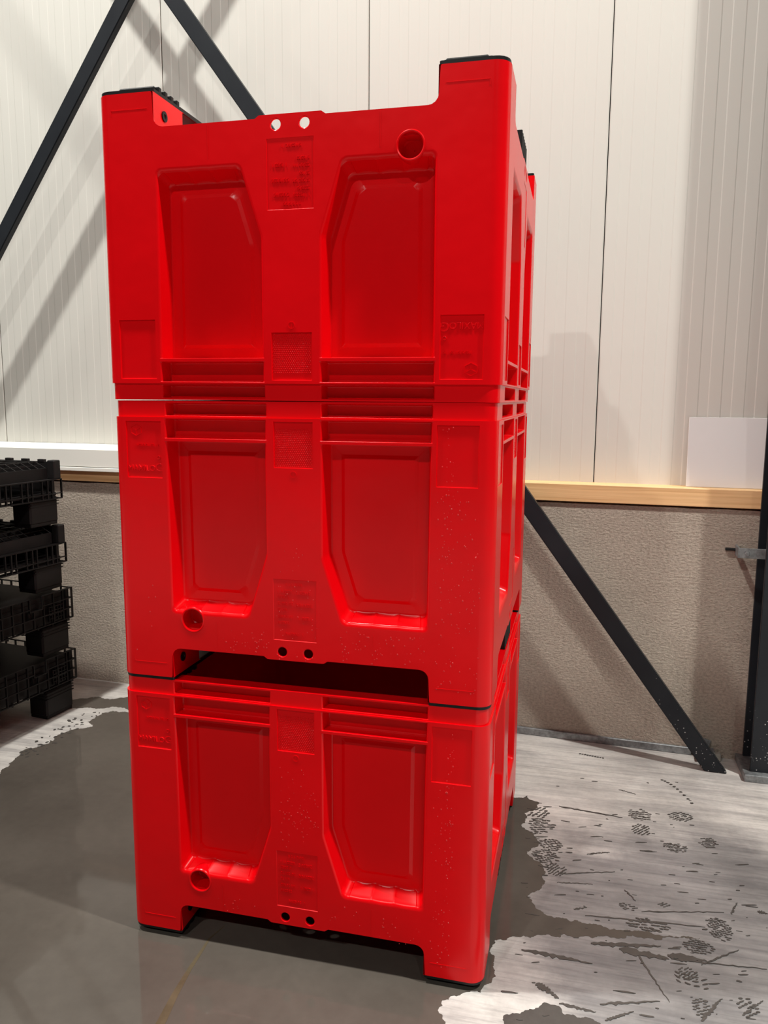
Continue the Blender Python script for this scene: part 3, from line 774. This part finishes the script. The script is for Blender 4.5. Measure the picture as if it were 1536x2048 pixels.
def pallet_lipped():
    root = empty('plastic_pallet'); feet(root)
    bm = bmesh.new(); lattice(bm, -LP, 0.0, 0.122, 0.212, -0.010, 0.0, 20, 1, 0.0045)
    box(bm, -0.010, 0.0, -LP, 0, 0.144, 0.148); box(bm, -0.03, -0.0, -LP, 0, 0.209, 0.213)
    box(bm, -0.04, -0.012, -LP, -0.0, 0.118, 0.124)
    for k in range(10): box(bm, -0.010, -0.0, -LP+0.03+0.12*k, -LP+0.036+0.12*k, 0.122, 0.212)
    obj('side_grid', bm, PALLET, root)
    bm = bmesh.new(); box(bm, -0.05, -0.042, -LP+0.04, -0.045, 0.212, 0.262)
    obj('inset_band', bm, PALLET, root)
    bm = bmesh.new()                                                  # open lattice shoulder sloping up to the deck
    K = 25; A0, B0 = (-0.046, 0.262), (-0.105, 0.290)
    for k in range(K+1):
        y = -LP+0.05+(LP-0.10)*k/K; sh = 0.022
        m = Matrix.Translation(((A0[0]+B0[0])/2, y, (A0[1]+B0[1])/2)) @ Matrix.Rotation(math.atan2(B0[1]-A0[1], -(B0[0]-A0[0])), 4, 'Y')
        box(bm, -0.034, 0.034, -0.002, 0.002, -0.002, 0.002, 0, m)
    for q in (0, 0.5, 1): box(bm, A0[0]+(B0[0]-A0[0])*q-0.002, A0[0]+(B0[0]-A0[0])*q+0.002, -LP+0.05, -0.05, A0[1]+(B0[1]-A0[1])*q-0.002, A0[1]+(B0[1]-A0[1])*q+0.002)
    obj('shoulder_grid', bm, PALLET, root)
    bm = bmesh.new(); box(bm, -WP+0.105, -0.105, -LP+0.1, -0.1, 0.255, 0.270)
    for k in range(14): box(bm, -WP+0.105, -0.105, -LP+0.06+k*0.083, -LP+0.066+k*0.083, 0.270, 0.292)
    for k in range(11): box(bm, -WP+0.12+k*0.075, -WP+0.126+k*0.075, -LP+0.06, -0.06, 0.270, 0.292)
    box(bm, -WP+0.05, -0.05, -LP+0.05, -0.05, 0.205, 0.225); box(bm, -WP+0.02, -0.02, -LP+0.02, -0.02, 0.135, 0.15)
    obj('deck', bm, PALLET, root)
    bm = bmesh.new(); box(bm, -0.045, -0.002, -0.042, 0.0, 0.212, 0.300, 0.004); obj('corner_post', bm, PALLET, root)
    bm = bmesh.new(); box(bm, -WP, -0.046, -0.016, 0.0, 0.122, 0.290)
    for k in range(9): x = -0.085-k*0.10; box(bm, x-0.04, x, -0.018, 0.0, 0.288, 0.301, 0.002)
    obj('end_wall', bm, PALLET, root)
    bm = bmesh.new(); box(bm, -WP, -0.04, -LP, -LP+0.016, 0.122, 0.290); obj('end_wall', bm, PALLET, root)
    bm = bmesh.new(); box(bm, -WP, -WP+0.012, -LP, 0, 0.122, 0.290); obj('side_wall', bm, PALLET, root)
    return root
base = Vector((-1.663, 1.395, 0)); STEP = 0.3045
pg = pallet_grid(); pg2 = copy_tree(pg); plp = pallet_lipped(); plp2 = copy_tree(plp)
for k, (o, dx, l) in enumerate(((pg, 0.006, 'bottom black mesh-sided plastic pallet, standing on the floor at left'),
                                (pg2, 0.004, 'second black mesh-sided plastic pallet from the floor, notched side grid'),
                                (plp, -0.010, 'third black plastic pallet from the floor, with inset lip and lattice shoulder'),
                                (plp2, -0.014, 'topmost black plastic pallet of the stack, its lattice deck level with the white flashing'))):
    o.location = base+Vector((dx, dx*0.5, 0.0013+k*STEP)); o.rotation_euler = (0, 0, PANG)
    tag(o, l, 'pallet', 'black pallets stacked at left')

# ------------------------------------------------------------------ steel column and wind braces
def brace(name, x0, z0, x1, z1, off, label, w=0.070, t=0.036):
    """flat hollow bar between two points of the wall plane, off metres in front of the concrete; ends cut level"""
    a = Vector((x0, z0)); b = Vector((x1, z1)); d = (b-a).normalized(); n = Vector((-d.y, d.x))*w/2
    k = n.y/d.y
    poly = [a+n-d*(n.y/d.y), a-n+d*(n.y/d.y), b-n, b+n]
    bm = bmesh.new()
    A_ = [bm.verts.new((p.x, -off, p.y)) for p in poly]; B_ = [bm.verts.new((p.x, -off+t, p.y)) for p in poly]
    bm.faces.new(A_); bm.faces.new(B_[::-1])
    for i in range(4): bm.faces.new((A_[i], B_[i], B_[(i+1) % 4], A_[(i+1) % 4]))
    bmesh.ops.recalc_face_normals(bm, faces=bm.faces)
    bmesh.ops.bevel(bm, geom=list(bm.edges), offset=0.004, segments=2, affect='EDGES')
    o = wall_frame(obj(name, bm, STEEL, smooth=True)); tag(o, label, 'brace', 'crossed wind braces'); return o
ob = 0.155
brace('wind_brace', 1.284, 0.0, -3.46, 6.38, ob, 'dark steel brace rising leftward from the floor beside the column')
brace('wind_brace', -3.867, 0.0, 0.847, 6.27, ob-0.04, 'dark steel brace rising rightward behind the black pallets')
bm = bmesh.new()
x0, x1, y0, y1 = 1.398, 1.558, 1.428, 1.585
box(bm, x0, x1, y0, y0+0.013, 0.03, 6.5, 0.0015); box(bm, x0, x1, y1-0.013, y1, 0.03, 6.5, 0.0015); box(bm, (x0+x1)/2-0.004, (x0+x1)/2+0.004, y0+0.012, y1-0.012, 0.03, 6.5)
tag(obj('steel_column', bm, STEEL, smooth=True), 'dark steel H column at the right edge of the picture', 'column')
bm = bmesh.new(); box(bm, 1.372, 1.60, 1.392, 1.60, 0.0, 0.030, 0.004, None, 2)
tag(obj('base_plate', bm, GALV), 'pale grey base plate under the dark steel column', 'base plate')
# clip with bolt tying the column to the plinth
clip = empty('wall_clip', wpt(1.340, 0.0, 0.905), WROT)
bm = bmesh.new(); box(bm, -0.022, 0.10, -0.083, -0.077, -0.020, 0.020, 0.001); box(bm, -0.022, -0.016, -0.078, 0.001, -0.020, 0.020)
obj('plate', bm, GALV, clip)
bm = bmesh.new(); lathe_tube(bm, Matrix.Translation((0.012, -0.0830, 0)) @ Matrix.Rotation(radians(90), 4, 'X'), [(0.015, 0.0), (0.015, 0.003), (0.001, 0.003)], 20)
lathe_tube(bm, Matrix.Translation((0.012, -0.0855, 0)) @ Matrix.Rotation(radians(90), 4, 'X'), [(0.010, 0.0), (0.010, 0.008), (0.008, 0.010), (0.001, 0.010)], 6)
tag(obj('bolt', bm, GALV, clip), 'hexagon bolt with washer')
bm = bmesh.new(); lathe_tube(bm, Matrix.Translation((-0.060, -0.006, 0.0)) @ Matrix.Rotation(radians(90), 4, 'Y'), [(0.001, 0), (0.006, 0), (0.006, 0.04), (0.001, 0.04)], 10)
obj('anchor_stud', bm, BLACK, clip)
tag(clip, 'galvanised bolted clip between the plinth and the steel column', 'bracket')
# bent offcuts beside the foot of the brace
bm = bmesh.new()
m = Matrix.Translation(wpt(1.245, 0.016, 0.048)) @ Matrix.Rotation(WROT, 4, 'Z') @ Matrix.Rotation(radians(12), 4, 'Y')
box(bm, -0.022, 0.022, -0.003, 0.003, -0.048, 0.036, 0.001, m)
m = Matrix.Translation(wpt(1.25, 0.045, 0.03)) @ Matrix.Rotation(WROT, 4, 'Z') @ Matrix.Rotation(radians(-28), 4, 'Y')
box(bm, -0.040, 0.040, -0.030, 0.026, -0.0015, 0.0015, 0.0005, m)
tag(obj('metal_offcut', bm, GALV), 'bent galvanised offcut at the wall beside the brace foot', 'scrap metal')
bm = bmesh.new(); box(bm, -0.045, 0.03, -0.014, 0.014, 0, 0.034, 0.004, Matrix.Translation(wpt(1.285, 0.032, 0)) @ Matrix.Rotation(WROT, 4, 'Z'))
tag(obj('grout_lump', bm, GROUT), 'grey grout lump on the floor behind the brace foot', 'grout')
# white board leaning on the sill
bm = bmesh.new(); box(bm, 1.118, 1.50, -0.003, 0.003, 0.0, 0.290, 0.0012)
bd = obj('white_board', bm, BOARD); bd.rotation_euler = (radians(-7), 0, WROT); bd.location = wpt(0, -0.052, 1.1505)
tag(bd, 'blank white square board leaning on the pine sill', 'board')
